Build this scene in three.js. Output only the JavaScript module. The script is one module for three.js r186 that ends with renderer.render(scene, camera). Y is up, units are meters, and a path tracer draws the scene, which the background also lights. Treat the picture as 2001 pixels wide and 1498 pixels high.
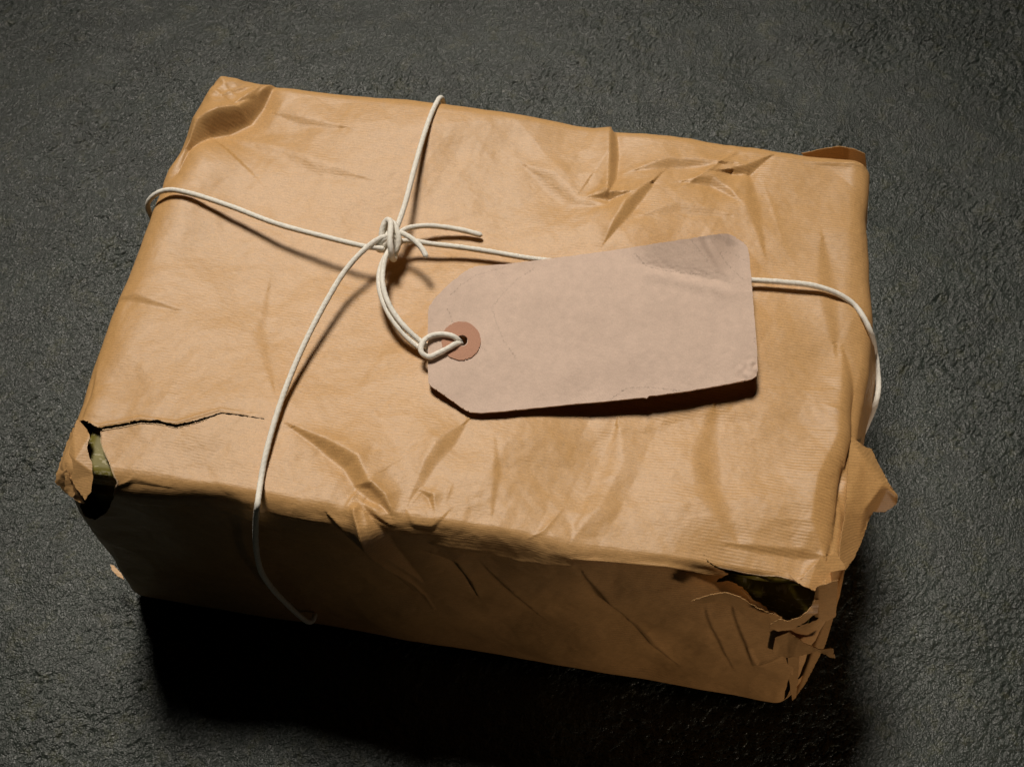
import * as THREE from 'three';
import { mergeVertices, mergeGeometries } from 'three/addons/utils/BufferGeometryUtils.js';
import { createNoise2D, createNoise3D } from 'simplex-noise';

// ---------------------------------------------------------------- camera, light, exposure
const FOCAL = 2864.89, PW = 2001, PH = 1498;              // lens measured from the parcel's edges
const scene = new THREE.Scene();
scene.background = new THREE.Color(0x000000);
const camera = new THREE.PerspectiveCamera(29.303, PW / PH, 0.02, 20);
camera.position.set(0.00755, 0.5547, 0.31279);
camera.rotation.order = 'XYZ';
camera.rotation.set(-1.01549, 0, -0.01182);
scene.add(camera);

const renderer = new THREE.WebGLRenderer({ antialias: true });
renderer.toneMapping = THREE.LinearToneMapping;
renderer.toneMappingExposure = 1;
renderer.shadowMap.enabled = true;

function spot(name, pos, aim, color, candela, angle, penumbra, size) {
  const l = new THREE.SpotLight(color, candela, 0, angle, penumbra, 2);
  l.name = name; l.position.set(...pos); l.target.position.set(...aim);
  l.castShadow = true; l.shadow.radius = size; l.shadow.mapSize.set(2048, 2048);
  l.shadow.camera.near = 0.1; l.shadow.camera.far = 4; l.shadow.bias = -0.0004;
  scene.add(l, l.target);
}
// the studio head above and behind the parcel, a little to its left
spot('key_light', [-0.26, 1.78, -0.97], [0.0, 0, -0.005], 0xfff5e8, 31.5, 0.174, 1, 18);
// a weak reflector low at the front right
spot('reflector_light', [0.50, 0.075, 0.64], [0.155, 0.06, 0.125], 0xffe4ca, 0.47, 0.21, 1, 2.5);

// ---------------------------------------------------------------- helpers
const rng = (seed) => () => { seed |= 0; seed = (seed + 0x6D2B79F5) | 0; let t = Math.imul(seed ^ (seed >>> 15), 1 | seed); t = (t + Math.imul(t ^ (t >>> 7), 61 | t)) ^ t; return ((t ^ (t >>> 14)) >>> 0) / 4294967296; };
const N2 = createNoise2D(rng(11)), N2b = createNoise2D(rng(23)), N3 = createNoise3D(rng(5));
const V = (x, y, z) => new THREE.Vector3(x, y, z);
const clamp = (x, a, b) => Math.min(b, Math.max(a, x));
const sstep = (a, b, x) => { const t = clamp((x - a) / (b - a), 0, 1); return t * t * (3 - 2 * t); };
const lerp = (a, b, t) => a + (b - a) * t;
const fbm = (f, x, y, o) => { let s = 0, a = 0.5; for (let i = 0; i < o; i++) { s += a * f(x, y); x = x * 2.03 + 7.1; y = y * 2.03 - 3.7; a *= 0.5; } return s; };

// the parcel: width, depth, height (m) and its turn on the ground
const W = 0.27, D = 0.19382, H = 0.107, YAW = -0.18854;
const EYE = V(0.00755, 0.5547, 0.31279).applyAxisAngle(V(0, 1, 0), -YAW);     // in the parcel's own axes
const camQ = new THREE.Quaternion().setFromEuler(new THREE.Euler(-1.01549, 0, -0.01182, 'XYZ'));
const sight = (u, v) => V((u - 1000.5) / FOCAL, -(v - 749) / FOCAL, -1).applyQuaternion(camQ).applyAxisAngle(V(0, 1, 0), -YAW);
const hit = (u, v, axis, at) => { const d = sight(u, v); return EYE.clone().addScaledVector(d, (at - EYE[axis]) / d[axis]); };
const onTop = (u, v, h = 0) => hit(u, v, 'y', H + h);          // photo point on the parcel's top face, h above it
const onFront = (u, v, h = 0) => hit(u, v, 'z', D / 2 + h);    // on its front face
const onRight = (u, v, h = 0) => hit(u, v, 'x', W / 2 + h);
// unrolled paper: a runs along the parcel, b across the top and down the front
function chart(u, v) {
  const t = onTop(u, v);
  if (t.z <= D / 2) return [t.x, t.z];
  const f = onFront(u, v); return [f.x, D / 2 + (H - f.y)];
}
const MM = 0.001, PXM = 0.000178;     // one photo pixel on the top face

// ---------------------------------------------------------------- textures
function dataTex(w, h, fn, srgb) {
  const d = new Uint8Array(w * h * 4), c = [0, 0, 0];
  for (let j = 0; j < h; j++) for (let i = 0; i < w; i++) {
    fn(i, j, c); const k = (j * w + i) * 4;
    for (let m = 0; m < 3; m++) { let x = clamp(c[m], 0, 1); if (srgb) x = x <= 0.0031308 ? x * 12.92 : 1.055 * Math.pow(x, 1 / 2.4) - 0.055; d[k + m] = Math.round(x * 255); }
    d[k + 3] = 255;
  }
  const t = new THREE.DataTexture(d, w, h, THREE.RGBAFormat);
  t.magFilter = THREE.LinearFilter; t.minFilter = THREE.LinearMipmapLinearFilter; t.generateMipmaps = true;
  t.wrapS = t.wrapT = THREE.MirroredRepeatWrapping;
  if (srgb) t.colorSpace = THREE.SRGBColorSpace;
  t.needsUpdate = true; return t;
}
const TA = 0.50, TB = 0.42, TWX = 2048, TWY = 1720;      // paper texture: metres and pixels
const rib = (a, b) => Math.sin(2 * Math.PI * (b + 0.0006 * N2(a * 30, b * 25) + 0.002 * N2(a * 5, b * 5)) / 0.00118);
const ribAmt = (a, b) => clamp(0.4 + 0.9 * sstep(0.02, 0.13, a) + 0.7 * sstep(0.09, 0.12, b) + 0.4 * N2b(a * 20, b * 20), 0, 1.4);
const r1 = rng(91);
const paperMap = dataTex(TWX, TWY, (i, j, c) => {
  const a = (i / TWX - 0.5) * TA, b = (j / TWY - 0.5) * TB;
  const big = fbm(N2b, a * 14, b * 14, 3), fib = N2(a * 260, b * 1100) * 0.6 + N2b(a * 600 + 9, b * 2100) * 0.5;
  const clot = fbm(N2, a * 120 + 4, b * 170, 3), tint = N2b(a * 7 + 3, b * 7);
  let k = 1 + 0.03 * big + 0.10 * fib + 0.06 * clot + 0.055 * rib(a, b) * ribAmt(a, b) + (r1() - 0.5) * 0.24;
  const s = r1(); if (s > 0.9993) k *= 0.55; else if (s < 0.0012) k *= 1.22;
  c[0] = 0.485 * k; c[1] = (0.280 + 0.005 * tint) * k; c[2] = (0.110 + 0.008 * tint) * k;
}, true);
const r2 = rng(92);
const paperBump = dataTex(TWX, TWY, (i, j, c) => {
  const a = (i / TWX - 0.5) * TA, b = (j / TWY - 0.5) * TB;
  c[0] = c[1] = c[2] = 0.5 + 0.13 * rib(a, b) * ribAmt(a, b) + 0.16 * N2(a * 300, b * 900) + 0.10 * fbm(N2b, a * 250, b * 250, 3) + (r2() - 0.5) * 0.14;
});
const paperMat = new THREE.MeshPhysicalMaterial({ name: 'kraft_paper', map: paperMap, bumpMap: paperBump, bumpScale: 0.00011, roughness: 0.46, specularIntensity: 0.74, side: THREE.DoubleSide });

// ---------------------------------------------------------------- ground: a slab of rough dark slate
const hash = (i, j, k) => { let h = Math.imul(i, 374761393) + Math.imul(j, 668265263) + Math.imul(k, 974711); h = Math.imul(h ^ (h >>> 13), 1274126177); return ((h ^ (h >>> 16)) >>> 0) / 4294967296; };
function grains(x, y, k) {            // rounded grains packed side by side, each of its own height
  const i0 = Math.floor(x), j0 = Math.floor(y); let d1 = 9, hh = 0;
  for (let j = j0 - 1; j <= j0 + 1; j++) for (let i = i0 - 1; i <= i0 + 1; i++) { const dx = i + hash(i, j, k) - x, dy = j + hash(i, j, k + 1) - y, d = dx * dx + dy * dy; if (d < d1) { d1 = d; hh = hash(i, j, k + 2); } }
  return (0.5 + 0.5 * hh) * (0.9 - Math.min(0.9, d1)) - 0.3;
}
function groundHeight(x, z) {
  const wx = x + 0.0018 * N2b(x * 90, z * 90) + 0.0005 * N2(x * 420, z * 420), wz = z + 0.0018 * N2(x * 90 + 5, z * 90) + 0.0005 * N2b(x * 420, z * 420);
  const big = 0.0014 * N2(x * 9, z * 11) + 0.0005 * N2b(x * 30, z * 36);
  const rough = 0.55 + 0.3 * N2b(x * 9 + 2, z * 9) + 0.18 * N2(x * 40, z * 40);
  return big + rough * (0.00034 * N2b(x * 130, z * 150) + 0.00042 * N2(wx * 250, wz * 290) + 0.00048 * N2b(wx * 440, wz * 500) + 0.00034 * N2(x * 760, z * 820) + 0.0006 * grains(wx * 420, wz * 490, 5)) - 0.0042;
}
{
  const ax = [], lay = (lo, hi, step, lo2, hi2) => { const o = []; for (let x = lo, s = step; x > lo2; s *= 1.12) { x -= s; o.unshift(x); } for (let x = lo; x < hi; x += step) o.push(x); for (let x = hi, s = step; x < hi2; s *= 1.12) { o.push(x); x += s; } return o; };
  const xs = lay(-0.29, 0.31, 0.00072, -1.2, 1.2), zs = lay(-0.30, 0.165, 0.00072, -1.2, 1.2);
  const nx = xs.length, nz = zs.length, pos = new Float32Array(nx * nz * 3), uv = new Float32Array(nx * nz * 2), idx = new Uint32Array((nx - 1) * (nz - 1) * 6);
  for (let j = 0, k = 0; j < nz; j++) for (let i = 0; i < nx; i++, k++) {
    pos[k * 3] = xs[i]; pos[k * 3 + 1] = groundHeight(xs[i], zs[j]); pos[k * 3 + 2] = zs[j];
    uv[k * 2] = xs[i] / 0.42; uv[k * 2 + 1] = zs[j] / 0.42;
  }
  let q = 0;
  for (let j = 0; j < nz - 1; j++) for (let i = 0; i < nx - 1; i++) { const a = j * nx + i; idx[q++] = a; idx[q++] = a + nx; idx[q++] = a + 1; idx[q++] = a + 1; idx[q++] = a + nx; idx[q++] = a + nx + 1; }
  const g = new THREE.BufferGeometry();
  g.setAttribute('position', new THREE.BufferAttribute(pos, 3)); g.setAttribute('uv', new THREE.BufferAttribute(uv, 2)); g.setIndex(new THREE.BufferAttribute(idx, 1)); g.computeVertexNormals();
  const S = 0.42, P = 2048, r = rng(7), rb = rng(8);
  const map = dataTex(P, P, (i, j, c) => {
    const x = i / P * S, z = j / P * S;
    const m = fbm(N2, x * 24, z * 28, 4), f = fbm(N2b, x * 420, z * 520, 3), oc = sstep(0.15, 0.6, fbm(N2b, x * 60 + 8, z * 60, 3) + 0.35 * f);
    let k = 1 + 0.35 * m + 0.5 * f + 0.5 * grains(x * 900, z * 1000, 31) + (r() - 0.5) * 0.5;
    const sp = N2(x * 900 + 3, z * 900) + 0.5 * N2b(x * 45, z * 45); if (sp > 1.08) k *= 1 + 2.6 * sstep(1.08, 1.35, sp);
    c[0] = (0.0252 + 0.011 * oc) * k; c[1] = (0.0318 + 0.0090 * oc) * k; c[2] = 0.0268 * k;
  }, true);
  const bump = dataTex(P, P, (i, j, c) => {
    const x = i / P * S, z = j / P * S;
    const qx = x + 0.0004 * N2(x * 700, z * 700), qz = z + 0.0004 * N2b(x * 700, z * 700);
    c[0] = c[1] = c[2] = 0.5 + 0.20 * N2(x * 620, z * 680) + 0.20 * N2b(x * 1150, z * 1250) + 0.25 * grains(qx * 1000, qz * 1100, 21) + (rb() - 0.5) * 0.40;
  });
  const ground = new THREE.Mesh(g, new THREE.MeshPhysicalMaterial({ name: 'slate', map, bumpMap: bump, bumpScale: 0.00055, roughness: 0.42, specularIntensity: 1 }));
  ground.name = 'ground'; ground.receiveShadow = true; ground.castShadow = true;
  ground.userData = { kind: 'structure', label: 'rough dark grey slate slab under the parcel' };
  scene.add(ground);
}

// ---------------------------------------------------------------- folds of the wrapping paper
// A fold is a line on the unrolled paper: the sheet drops across it (drop > 0: away from the back) over its width.
const folds = [];
const SEG = (pts, conv) => pts.map(([u, v, w]) => { const [a, b] = conv(u, v); return [a, b, (w ?? 10) * PXM]; });
function fold(kind, pts, amp, reach = 12, crisp = 3.6) {
  const p = SEG(pts, chart); let lo = [9, 9], hi = [-9, -9], m = reach * 3 * MM;
  for (const q of p) { lo[0] = Math.min(lo[0], q[0] - m - q[2]); hi[0] = Math.max(hi[0], q[0] + m + q[2]); lo[1] = Math.min(lo[1], q[1] - m - q[2]); hi[1] = Math.max(hi[1], q[1] + m + q[2]); }
  folds.push({ kind, p, amp, reach: reach * MM, lo, hi, crisp });
}
const soft = 0.0005;
function facet(x, y, k) {             // flat facets that meet in straight creases: heights at the corners of a triangle net
  const s = (x + y) * 0.3660254, X = x + s, Y = y + s, i = Math.floor(X), j = Math.floor(Y), fx = X - i, fy = Y - j;
  const A = hash(i, j, k), C = hash(i + 1, j + 1, k); if (fx > fy) { const B = hash(i + 1, j, k); return A + (B - A) * (fx - fy) + (C - A) * fy - 0.5; } const B = hash(i, j + 1, k); return A + (B - A) * (fy - fx) + (C - A) * fx - 0.5;
}
function foldSum(a, b) {
  let s = 0;
  for (const f of folds) {
    if (a < f.lo[0] || a > f.hi[0] || b < f.lo[1] || b > f.hi[1]) continue;
    let best = 1e9, bd = 0, bw = 0;
    for (let i = 0; i + 1 < f.p.length; i++) {
      const A = f.p[i], B = f.p[i + 1], dx = B[0] - A[0], dz = B[1] - A[1], L2 = dx * dx + dz * dz;
      const t = clamp(((a - A[0]) * dx + (b - A[1]) * dz) / L2, 0, 1), ex = a - A[0] - t * dx, ez = b - A[1] - t * dz, d = Math.hypot(ex, ez);
      if (d < best) { best = d; bd = (dx * ez - dz * ex) >= 0 ? d : -d; bw = lerp(A[2], B[2], t); }
    }
    const w2 = bw / 2, R = Math.min(f.reach, 0.001 + bw * 1.8);
    if (f.kind === 'step') {          // a band that falls to the right-hand side of the line's direction
      const t = bd / (w2 + 1e-7), at = Math.abs(t); let y = -t / Math.pow(1 + Math.pow(at, f.crisp), 1 / f.crisp); if (at > 1) y *= Math.exp(-(at - 1) * w2 / R * 1.6);
      s += f.amp * 1.35 * w2 * y;
    } else {                          // ridge (amp > 0) or valley (amp < 0): a tent
      const e = Math.sqrt(bd * bd + soft * soft * 0.2) / (w2 + 1e-6); s += f.amp * w2 * Math.exp(-e * 1.3);
    }
  }
  return s;
}
// top face, back left corner
fold('step', [[366, 284, 3], [384, 272, 14], [412, 250, 34], [445, 236, 44], [478, 222, 34], [503, 196, 26], [522, 172, 14], [536, 152, 4]], 1.0, 12);
fold('step', [[470, 204, 3], [492, 190, 14], [512, 168, 5]], 0.7, 4);
fold('ridge', [[415, 175, 8], [440, 190, 16], [470, 175, 18], [500, 165, 5]], 0.5, 6);
fold('ridge', [[432, 150, 14], [450, 180, 12], [480, 200, 8]], 0.6, 6);
fold('step', [[305, 355, 4], [335, 325, 26], [365, 290, 14]], 0.5, 8);
fold('step', [[455, 262, 8], [540, 290, 30], [630, 325, 36], [700, 340, 10]], 0.14, 14, 2);
fold('step', [[540, 215, 6], [590, 232, 26], [660, 245, 12]], 0.2, 10, 2);
fold('step', [[225, 572, 4], [270, 578, 22], [345, 600, 6]], 0.3, 9, 2);
fold('step', [[520, 560, 10], [505, 640, 30], [530, 740, 12]], -0.10, 14, 2);
// back edge, middle and right
fold('step', [[1198, 244, 16], [1200, 300, 20], [1197, 345, 19], [1190, 374, 6]], -0.75, 7);
fold('ridge', [[1150, 380, 5], [1180, 372, 12], [1195, 378, 8], [1215, 374, 4]], 0.7, 5);
fold('step', [[1155, 384, 3], [1190, 384, 16], [1218, 380, 6]], 0.7, 6);
fold('step', [[1270, 362, 14], [1232, 402, 26], [1205, 440, 18], [1182, 472, 3]].reverse(), 0.42, 11);
fold('step', [[1030, 322, 10], [1075, 350, 46], [1120, 392, 30], [1180, 400, 6]], 0.20, 14, 2);
fold('ridge', [[1436, 296, 12], [1395, 326, 18], [1350, 356, 12], [1325, 370, 3]], 0.55, 10);
fold('step', [[1436, 330, 16], [1462, 328, 22], [1500, 305, 6]], 0.55, 6);
fold('step', [[1340, 355, 6], [1390, 352, 24], [1420, 370, 16], [1442, 390, 3]], 0.4, 9);
fold('step', [[1250, 330, 8], [1310, 318, 26], [1400, 318, 16]], 0.28, 10);
fold('step', [[1465, 340, 10], [1472, 400, 34], [1492, 480, 8]], -0.22, 12, 2);
fold('ridge', [[1490, 345, 8], [1510, 400, 30], [1530, 470, 10]], 0.12, 12);
fold('step', [[1265, 420, 8], [1330, 405, 30], [1420, 420, 8]], 0.12, 12);
fold('ridge', [[1575, 312, 4], [1620, 314, 16], [1690, 318, 18]], 0.7, 4);
// right side
fold('step', [[1600, 470, 10], [1605, 560, 34], [1612, 660, 14]], -0.22, 14, 2);
fold('step', [[1628, 690, 8], [1642, 760, 40], [1645, 850, 56], [1622, 940, 66], [1608, 1020, 56], [1612, 1078, 14]], -0.42, 14);
fold('ridge', [[1590, 788, 3], [1612, 800, 8], [1634, 816, 3]], 0.8, 4);
fold('step', [[1640, 900, 6], [1672, 930, 26], [1690, 1000, 10]], 0.5, 8);
fold('step', [[1395, 800, 16], [1378, 880, 52], [1384, 960, 52], [1425, 1035, 24], [1440, 1060, 6]], -0.15, 16, 2);
fold('step', [[1205, 835, 14], [1198, 890, 44], [1165, 965, 38], [1130, 1025, 20], [1116, 1056, 3]], 0.20, 12, 2);
fold('step', [[575, 836, 6], [632, 868, 22], [685, 905, 34], [708, 948, 26], [740, 980, 14], [770, 1004, 3]], 0.52, 9);
fold('step', [[905, 832, 10], [870, 870, 34], [840, 910, 24], [822, 945, 18], [800, 985, 5]].reverse(), 0.20, 9);
fold('step', [[968, 868, 6], [972, 930, 18], [962, 1000, 5]], -0.16, 8, 2);
fold('step', [[1425, 1064, 4], [1490, 1074, 14], [1570, 1082, 18], [1606, 1089, 4]], 0.36, 8);
fold('ridge', [[1604, 1087, 6], [1584, 1110, 16], [1560, 1134, 6]], 0.6, 9);
// crinkles on the front edge
fold('ridge', [[676, 990, 4], [690, 970, 10], [702, 952, 5]], 0.6, 4);
fold('step', [[704, 950, 3], [725, 953, 9], [748, 975, 12], [762, 1002, 4]], 0.8, 5);
fold('step', [[708, 985, 3], [725, 1000, 9], [750, 1022, 4]], 0.8, 4);
fold('ridge', [[795, 998, 3], [812, 975, 9], [826, 958, 4]], 0.6, 4);
fold('step', [[824, 962, 3], [842, 972, 9], [846, 990, 4]], 0.7, 4);
fold('step', [[795, 1005, 4], [806, 1030, 10], [842, 1038, 9], [870, 1010, 4]], 0.3, 4);
fold('ridge', [[870, 985, 3], [878, 962, 8], [884, 945, 3]], 0.5, 4);
fold('ridge', [[1030, 1058, 4], [1065, 1035, 14], [1098, 994, 4]], 0.5, 6);
// front face
fold('ridge', [[692, 996, 20], [722, 1045, 36], [762, 1098, 26], [800, 1142, 12], [846, 1195, 5]], 1.6, 8);
fold('step', [[716, 1003, 4], [748, 1048, 24], [782, 1092, 16], [820, 1140, 4]], -0.75, 6);
fold('step', [[640, 1010, 6], [680, 1040, 20], [730, 1095, 16], [800, 1160, 4]], 0.6, 7);
fold('ridge', [[846, 1064, 18], [880, 1068, 34], [940, 1078, 34], [1010, 1092, 24], [1120, 1104, 10]], 0.75, 6);
fold('step', [[848, 1084, 8], [885, 1098, 24], [908, 1128, 20], [930, 1172, 4]], 0.9, 7);
fold('step', [[950, 1112, 6], [990, 1150, 32], [1045, 1205, 10]], 0.5, 9, 3);
fold('step', [[1120, 1096, 4], [1200, 1110, 12], [1300, 1126, 20], [1385, 1146, 8]], 1.0, 5, 6);
fold('step', [[1140, 1120, 6], [1180, 1180, 36], [1230, 1220, 24], [1320, 1305, 4]], 0.6, 10);
fold('ridge', [[1225, 1215, 14], [1272, 1262, 14], [1322, 1306, 4]], 1.1, 4);
fold('step', [[1380, 1198, 5], [1400, 1248, 9], [1432, 1308, 3]], 0.45, 6);
fold('step', [[1432, 1200, 5], [1452, 1250, 10], [1470, 1296, 4]], 0.5, 6);
fold('ridge', [[1462, 1268, 8], [1480, 1296, 12], [1520, 1285, 8], [1560, 1265, 3]], 0.7, 5);
fold('step', [[300, 985, 10], [400, 1002, 30], [500, 1030, 12]], 0.3, 8);
fold('step', [[235, 950, 6], [262, 940, 14], [320, 955, 4]], 0.2, 5);
fold('step', [[430, 1000, 4], [520, 1008, 10], [620, 1020, 4]], 0.6, 4);
// left corner and along the left edge
fold('step', [[185, 700, 6], [190, 780, 24], [168, 830, 8]], 0.25, 8);
fold('ridge', [[262, 930, 4], [245, 944, 10], [228, 952, 4]], 0.5, 4);

fold('ridge', [[160, 814, 4], [204, 836, 12], [278, 819, 12], [345, 828, 12], [430, 801, 8], [515, 812, 3]], 0.55, 4);
const spots = [[700, 985, 0.016, 0.2], [840, 1005, 0.016, 0.2], [440, 170, 0.012, 1.3], [1450, 330, 0.02, 0.35], [150, 930, 0.016, 0.5], [1590, 1130, 0.016, 0.3], [1190, 375, 0.014, 0.4], [1080, 1060, 0.03, 0.15], [1690, 950, 0.02, 0.3]].map(([u, v, r, k]) => [...chart(u, v), r, k]);
function crumple(a, b) {
  let k = 0.16 + 0.16 * sstep(D / 2, D / 2 + 0.012, b); for (const s of spots) { const d = Math.hypot(a - s[0], b - s[1]) / s[2]; if (d < 2) k += s[3] * Math.exp(-d * d * 1.5); }
  const wa = a + 0.0012 * N2(a * 30, b * 30), wb = b + 0.0012 * N2b(a * 30, b * 30);
  const busy = 0.35 + 0.65 * Math.max(sstep(-0.02, 0.09, a), sstep(0.03, 0.08, b), sstep(-0.06, -0.09, b));
  return 0.0030 * busy * facet(wa * 24, wb * 24, 3) + 0.0011 * busy * facet(wa * 62 + 4, wb * 55, 7) + k * (0.0013 * facet(wa * 130, wb * 120, 9) + 0.0006 * facet(wa * 300, wb * 280, 13));
}
const knotAB = chart(760, 490), cornerAB = chart(436, 160);
function topForm(a, b) {            // soft shape of the top: sagging under the knot, wavy
  const d = Math.hypot((a - knotAB[0]) / 0.085, (b - knotAB[1]) / 0.06);
  const edge = sstep(0, 0.03, Math.min(W / 2 - Math.abs(a), D / 2 - Math.abs(b)));
  return 0.003 * Math.exp(-Math.pow(Math.hypot(a - cornerAB[0], b - cornerAB[1]) / 0.009, 2)) - 0.0035 * Math.exp(-d * d) * edge + 0.0016 * N2(a * 9 + 2, b * 9) * edge + 0.0003 * N2b(a * 26, b * 26);
}
const bulge = (t, c, w) => Math.exp(-((t - c) / w) * ((t - c) / w));

// ---------------------------------------------------------------- tears: outlines on the unrolled paper
const jag = (px, amp, step, seed) => {       // ragged outline
  const o = []; for (let i = 0; i < px.length; i++) {
    const A = px[i], B = px[(i + 1) % px.length], L = Math.hypot(B[0] - A[0], B[1] - A[1]), n = Math.max(1, Math.round(L / step));
    for (let k = 0; k < n; k++) { const t = k / n, u = lerp(A[0], B[0], t), v = lerp(A[1], B[1], t); o.push([u + amp * N2(u * 0.13 + seed, v * 0.13) + amp * 0.5 * N2b(u * 0.4, v * 0.4 + seed), v + amp * N2b(u * 0.13 - seed, v * 0.13) + amp * 0.5 * N2(u * 0.4 + seed, v * 0.4)]); }
  } return o;
};
const crack = [[150, 818, 1], [169, 823, 5], [185, 829, 6], [204, 843, 6], [240, 834, 4.5], [278, 826, 4.5], [310, 827, 5], [345, 835, 5], [380, 827, 4], [406, 818, 3.5], [433, 808, 2.6], [464, 811, 2.2], [516, 818, 1]];
const crackPoly = [...crack.map(([u, v, w]) => [u, v - w * 0.62]), ...crack.slice().reverse().map(([u, v, w]) => [u, v + w * 0.62])];
const leftHole = [[150, 818], [172, 821], [209, 842], [208, 869], [214, 890], [223, 915], [229, 939], [228, 965], [218, 996], [198, 1012], [178, 1008], [168, 990], [172, 950], [166, 915], [160, 880], [155, 845]];
const rightHole = [[1369, 1073], [1392, 1101], [1404, 1113], [1430, 1121], [1455, 1128], [1487, 1132], [1505, 1130], [1522, 1129], [1538, 1134], [1563, 1144], [1592, 1153], [1616, 1162], [1620, 1176], [1606, 1198], [1588, 1208], [1560, 1222], [1538, 1226], [1522, 1221], [1528, 1207], [1500, 1196], [1468, 1180], [1448, 1166], [1420, 1157], [1408, 1159], [1396, 1160], [1406, 1150], [1424, 1141], [1410, 1126], [1401, 1117], [1389, 1104]];
const lowHole = [[1542, 1308], [1548, 1330], [1553, 1352], [1548, 1372], [1536, 1374], [1535, 1355], [1540, 1338]];
const toChart = (px) => px.map(([u, v]) => chart(u, v));
const holes = [toChart(jag(crackPoly, 1.3, 3, 1)), toChart(jag(leftHole, 1.6, 5, 2)), toChart(jag(rightHole, 1.7, 5, 3)), toChart(jag(lowHole, 1.0, 4, 4))]
  .map((p) => { let lo = [9, 9], hi = [-9, -9]; for (const q of p) { lo = [Math.min(lo[0], q[0]), Math.min(lo[1], q[1])]; hi = [Math.max(hi[0], q[0]), Math.max(hi[1], q[1])]; } return { p, lo, hi }; });
function inside(p, x, y) { let c = false; for (let i = 0, j = p.length - 1; i < p.length; j = i++) if ((p[i][1] > y) !== (p[j][1] > y) && x < (p[j][0] - p[i][0]) * (y - p[i][1]) / (p[j][1] - p[i][1]) + p[i][0]) c = !c; return c; }
function nearest(p, x, y) {
  let best = 1e9, bx = x, by = y;
  for (let i = 0, j = p.length - 1; i < p.length; j = i++) { const A = p[j], B = p[i], dx = B[0] - A[0], dy = B[1] - A[1], t = clamp(((x - A[0]) * dx + (y - A[1]) * dy) / (dx * dx + dy * dy + 1e-18), 0, 1), ex = A[0] + t * dx, ey = A[1] + t * dy, d = Math.hypot(ex - x, ey - y); if (d < best) { best = d; bx = ex; by = ey; } }
  return [best, bx, by];
}

// ---------------------------------------------------------------- the wrapping paper itself
const RY = 0.0072, RZ = 0.0070;
const table = (t, z) => { let i = 0; while (i + 2 < t.length && z > t[i + 1][0]) i++; const [a, p] = t[i], [b, q] = t[i + 1]; return lerp(p, q, sstep(a, b, z)) * MM; };
const sideR = [[-0.097, 0.8], [-0.075, 2.2], [-0.045, 4.2], [-0.005, 5.6], [0.03, 4.6], [0.06, 2.0], [0.09, 0.5], [0.1, 0.4]];
const sideL = [[-0.097, 0.6], [-0.06, 3.2], [-0.03, 5.0], [0.02, 5.2], [0.06, 4.4], [0.085, 3.2], [0.1, 2.4]];
function boxPoint(x, y, z, a, b, inset = 0, plain = false) {
  const RX = x < 0 ? 0.0070 + 0.009 * bulge(z, 0.0, 0.065) : 0.0075 + 0.003 * bulge(z, -0.01, 0.06);
  const hx = W / 2 - inset, hy = H / 2 - inset / 2, hz = D / 2 - inset, cy = y - H / 2;
  const px = clamp(x, -hx, hx), py = clamp(cy, -hy, hy), pz = clamp(z, -hz, hz);
  const qx = clamp(px, -hx + RX, hx - RX), qy = clamp(py, -hy + RY, hy - RY), qz = clamp(pz, -hz + RZ, hz - RZ);
  let ex = (px - qx) / RX, ey = (py - qy) / RY, ez = (pz - qz) / RZ; const l = Math.hypot(ex, ey, ez) || 1; ex /= l; ey /= l; ez /= l;
  let X = qx + RX * ex, Y = qy + RY * ey + H / 2, Z = qz + RZ * ez;
  if (plain) return [X, Y, Z];
  let nx = ex / RX, ny = ey / RY, nz = ez / RZ; const m = Math.hypot(nx, ny, nz) || 1; nx /= m; ny /= m; nz /= m;
  const grounded = sstep(0.0, 0.012, Y);
  let d = (foldSum(a, b) + crumple(a, b)) * grounded;
  d += Math.max(0, ny) * topForm(a, b);
  const up = sstep(0, H, Y);
  let dx = 0;
  const near = sstep(W / 2 - 0.03, W / 2, Math.abs(X)) * sstep(0, 0.06, Y);
  if (x > 0) dx = table(sideR, z) * (1 + 1.0 * sstep(H - 0.002, H - 0.03, Y)) * near; else dx = -table(sideL, z) * near;
  const fz = Math.max(0, nz) * (0.0022 * N2b(X * 14, Y * 18 + 3) + 0.0004 * N2(X * 30, Y * 40) - 0.0012) * grounded * sstep(-W / 2, -W / 2 + 0.05, X);
  return [X + nx * d + dx, Y + ny * d, Z + nz * d + fz];
}
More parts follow.
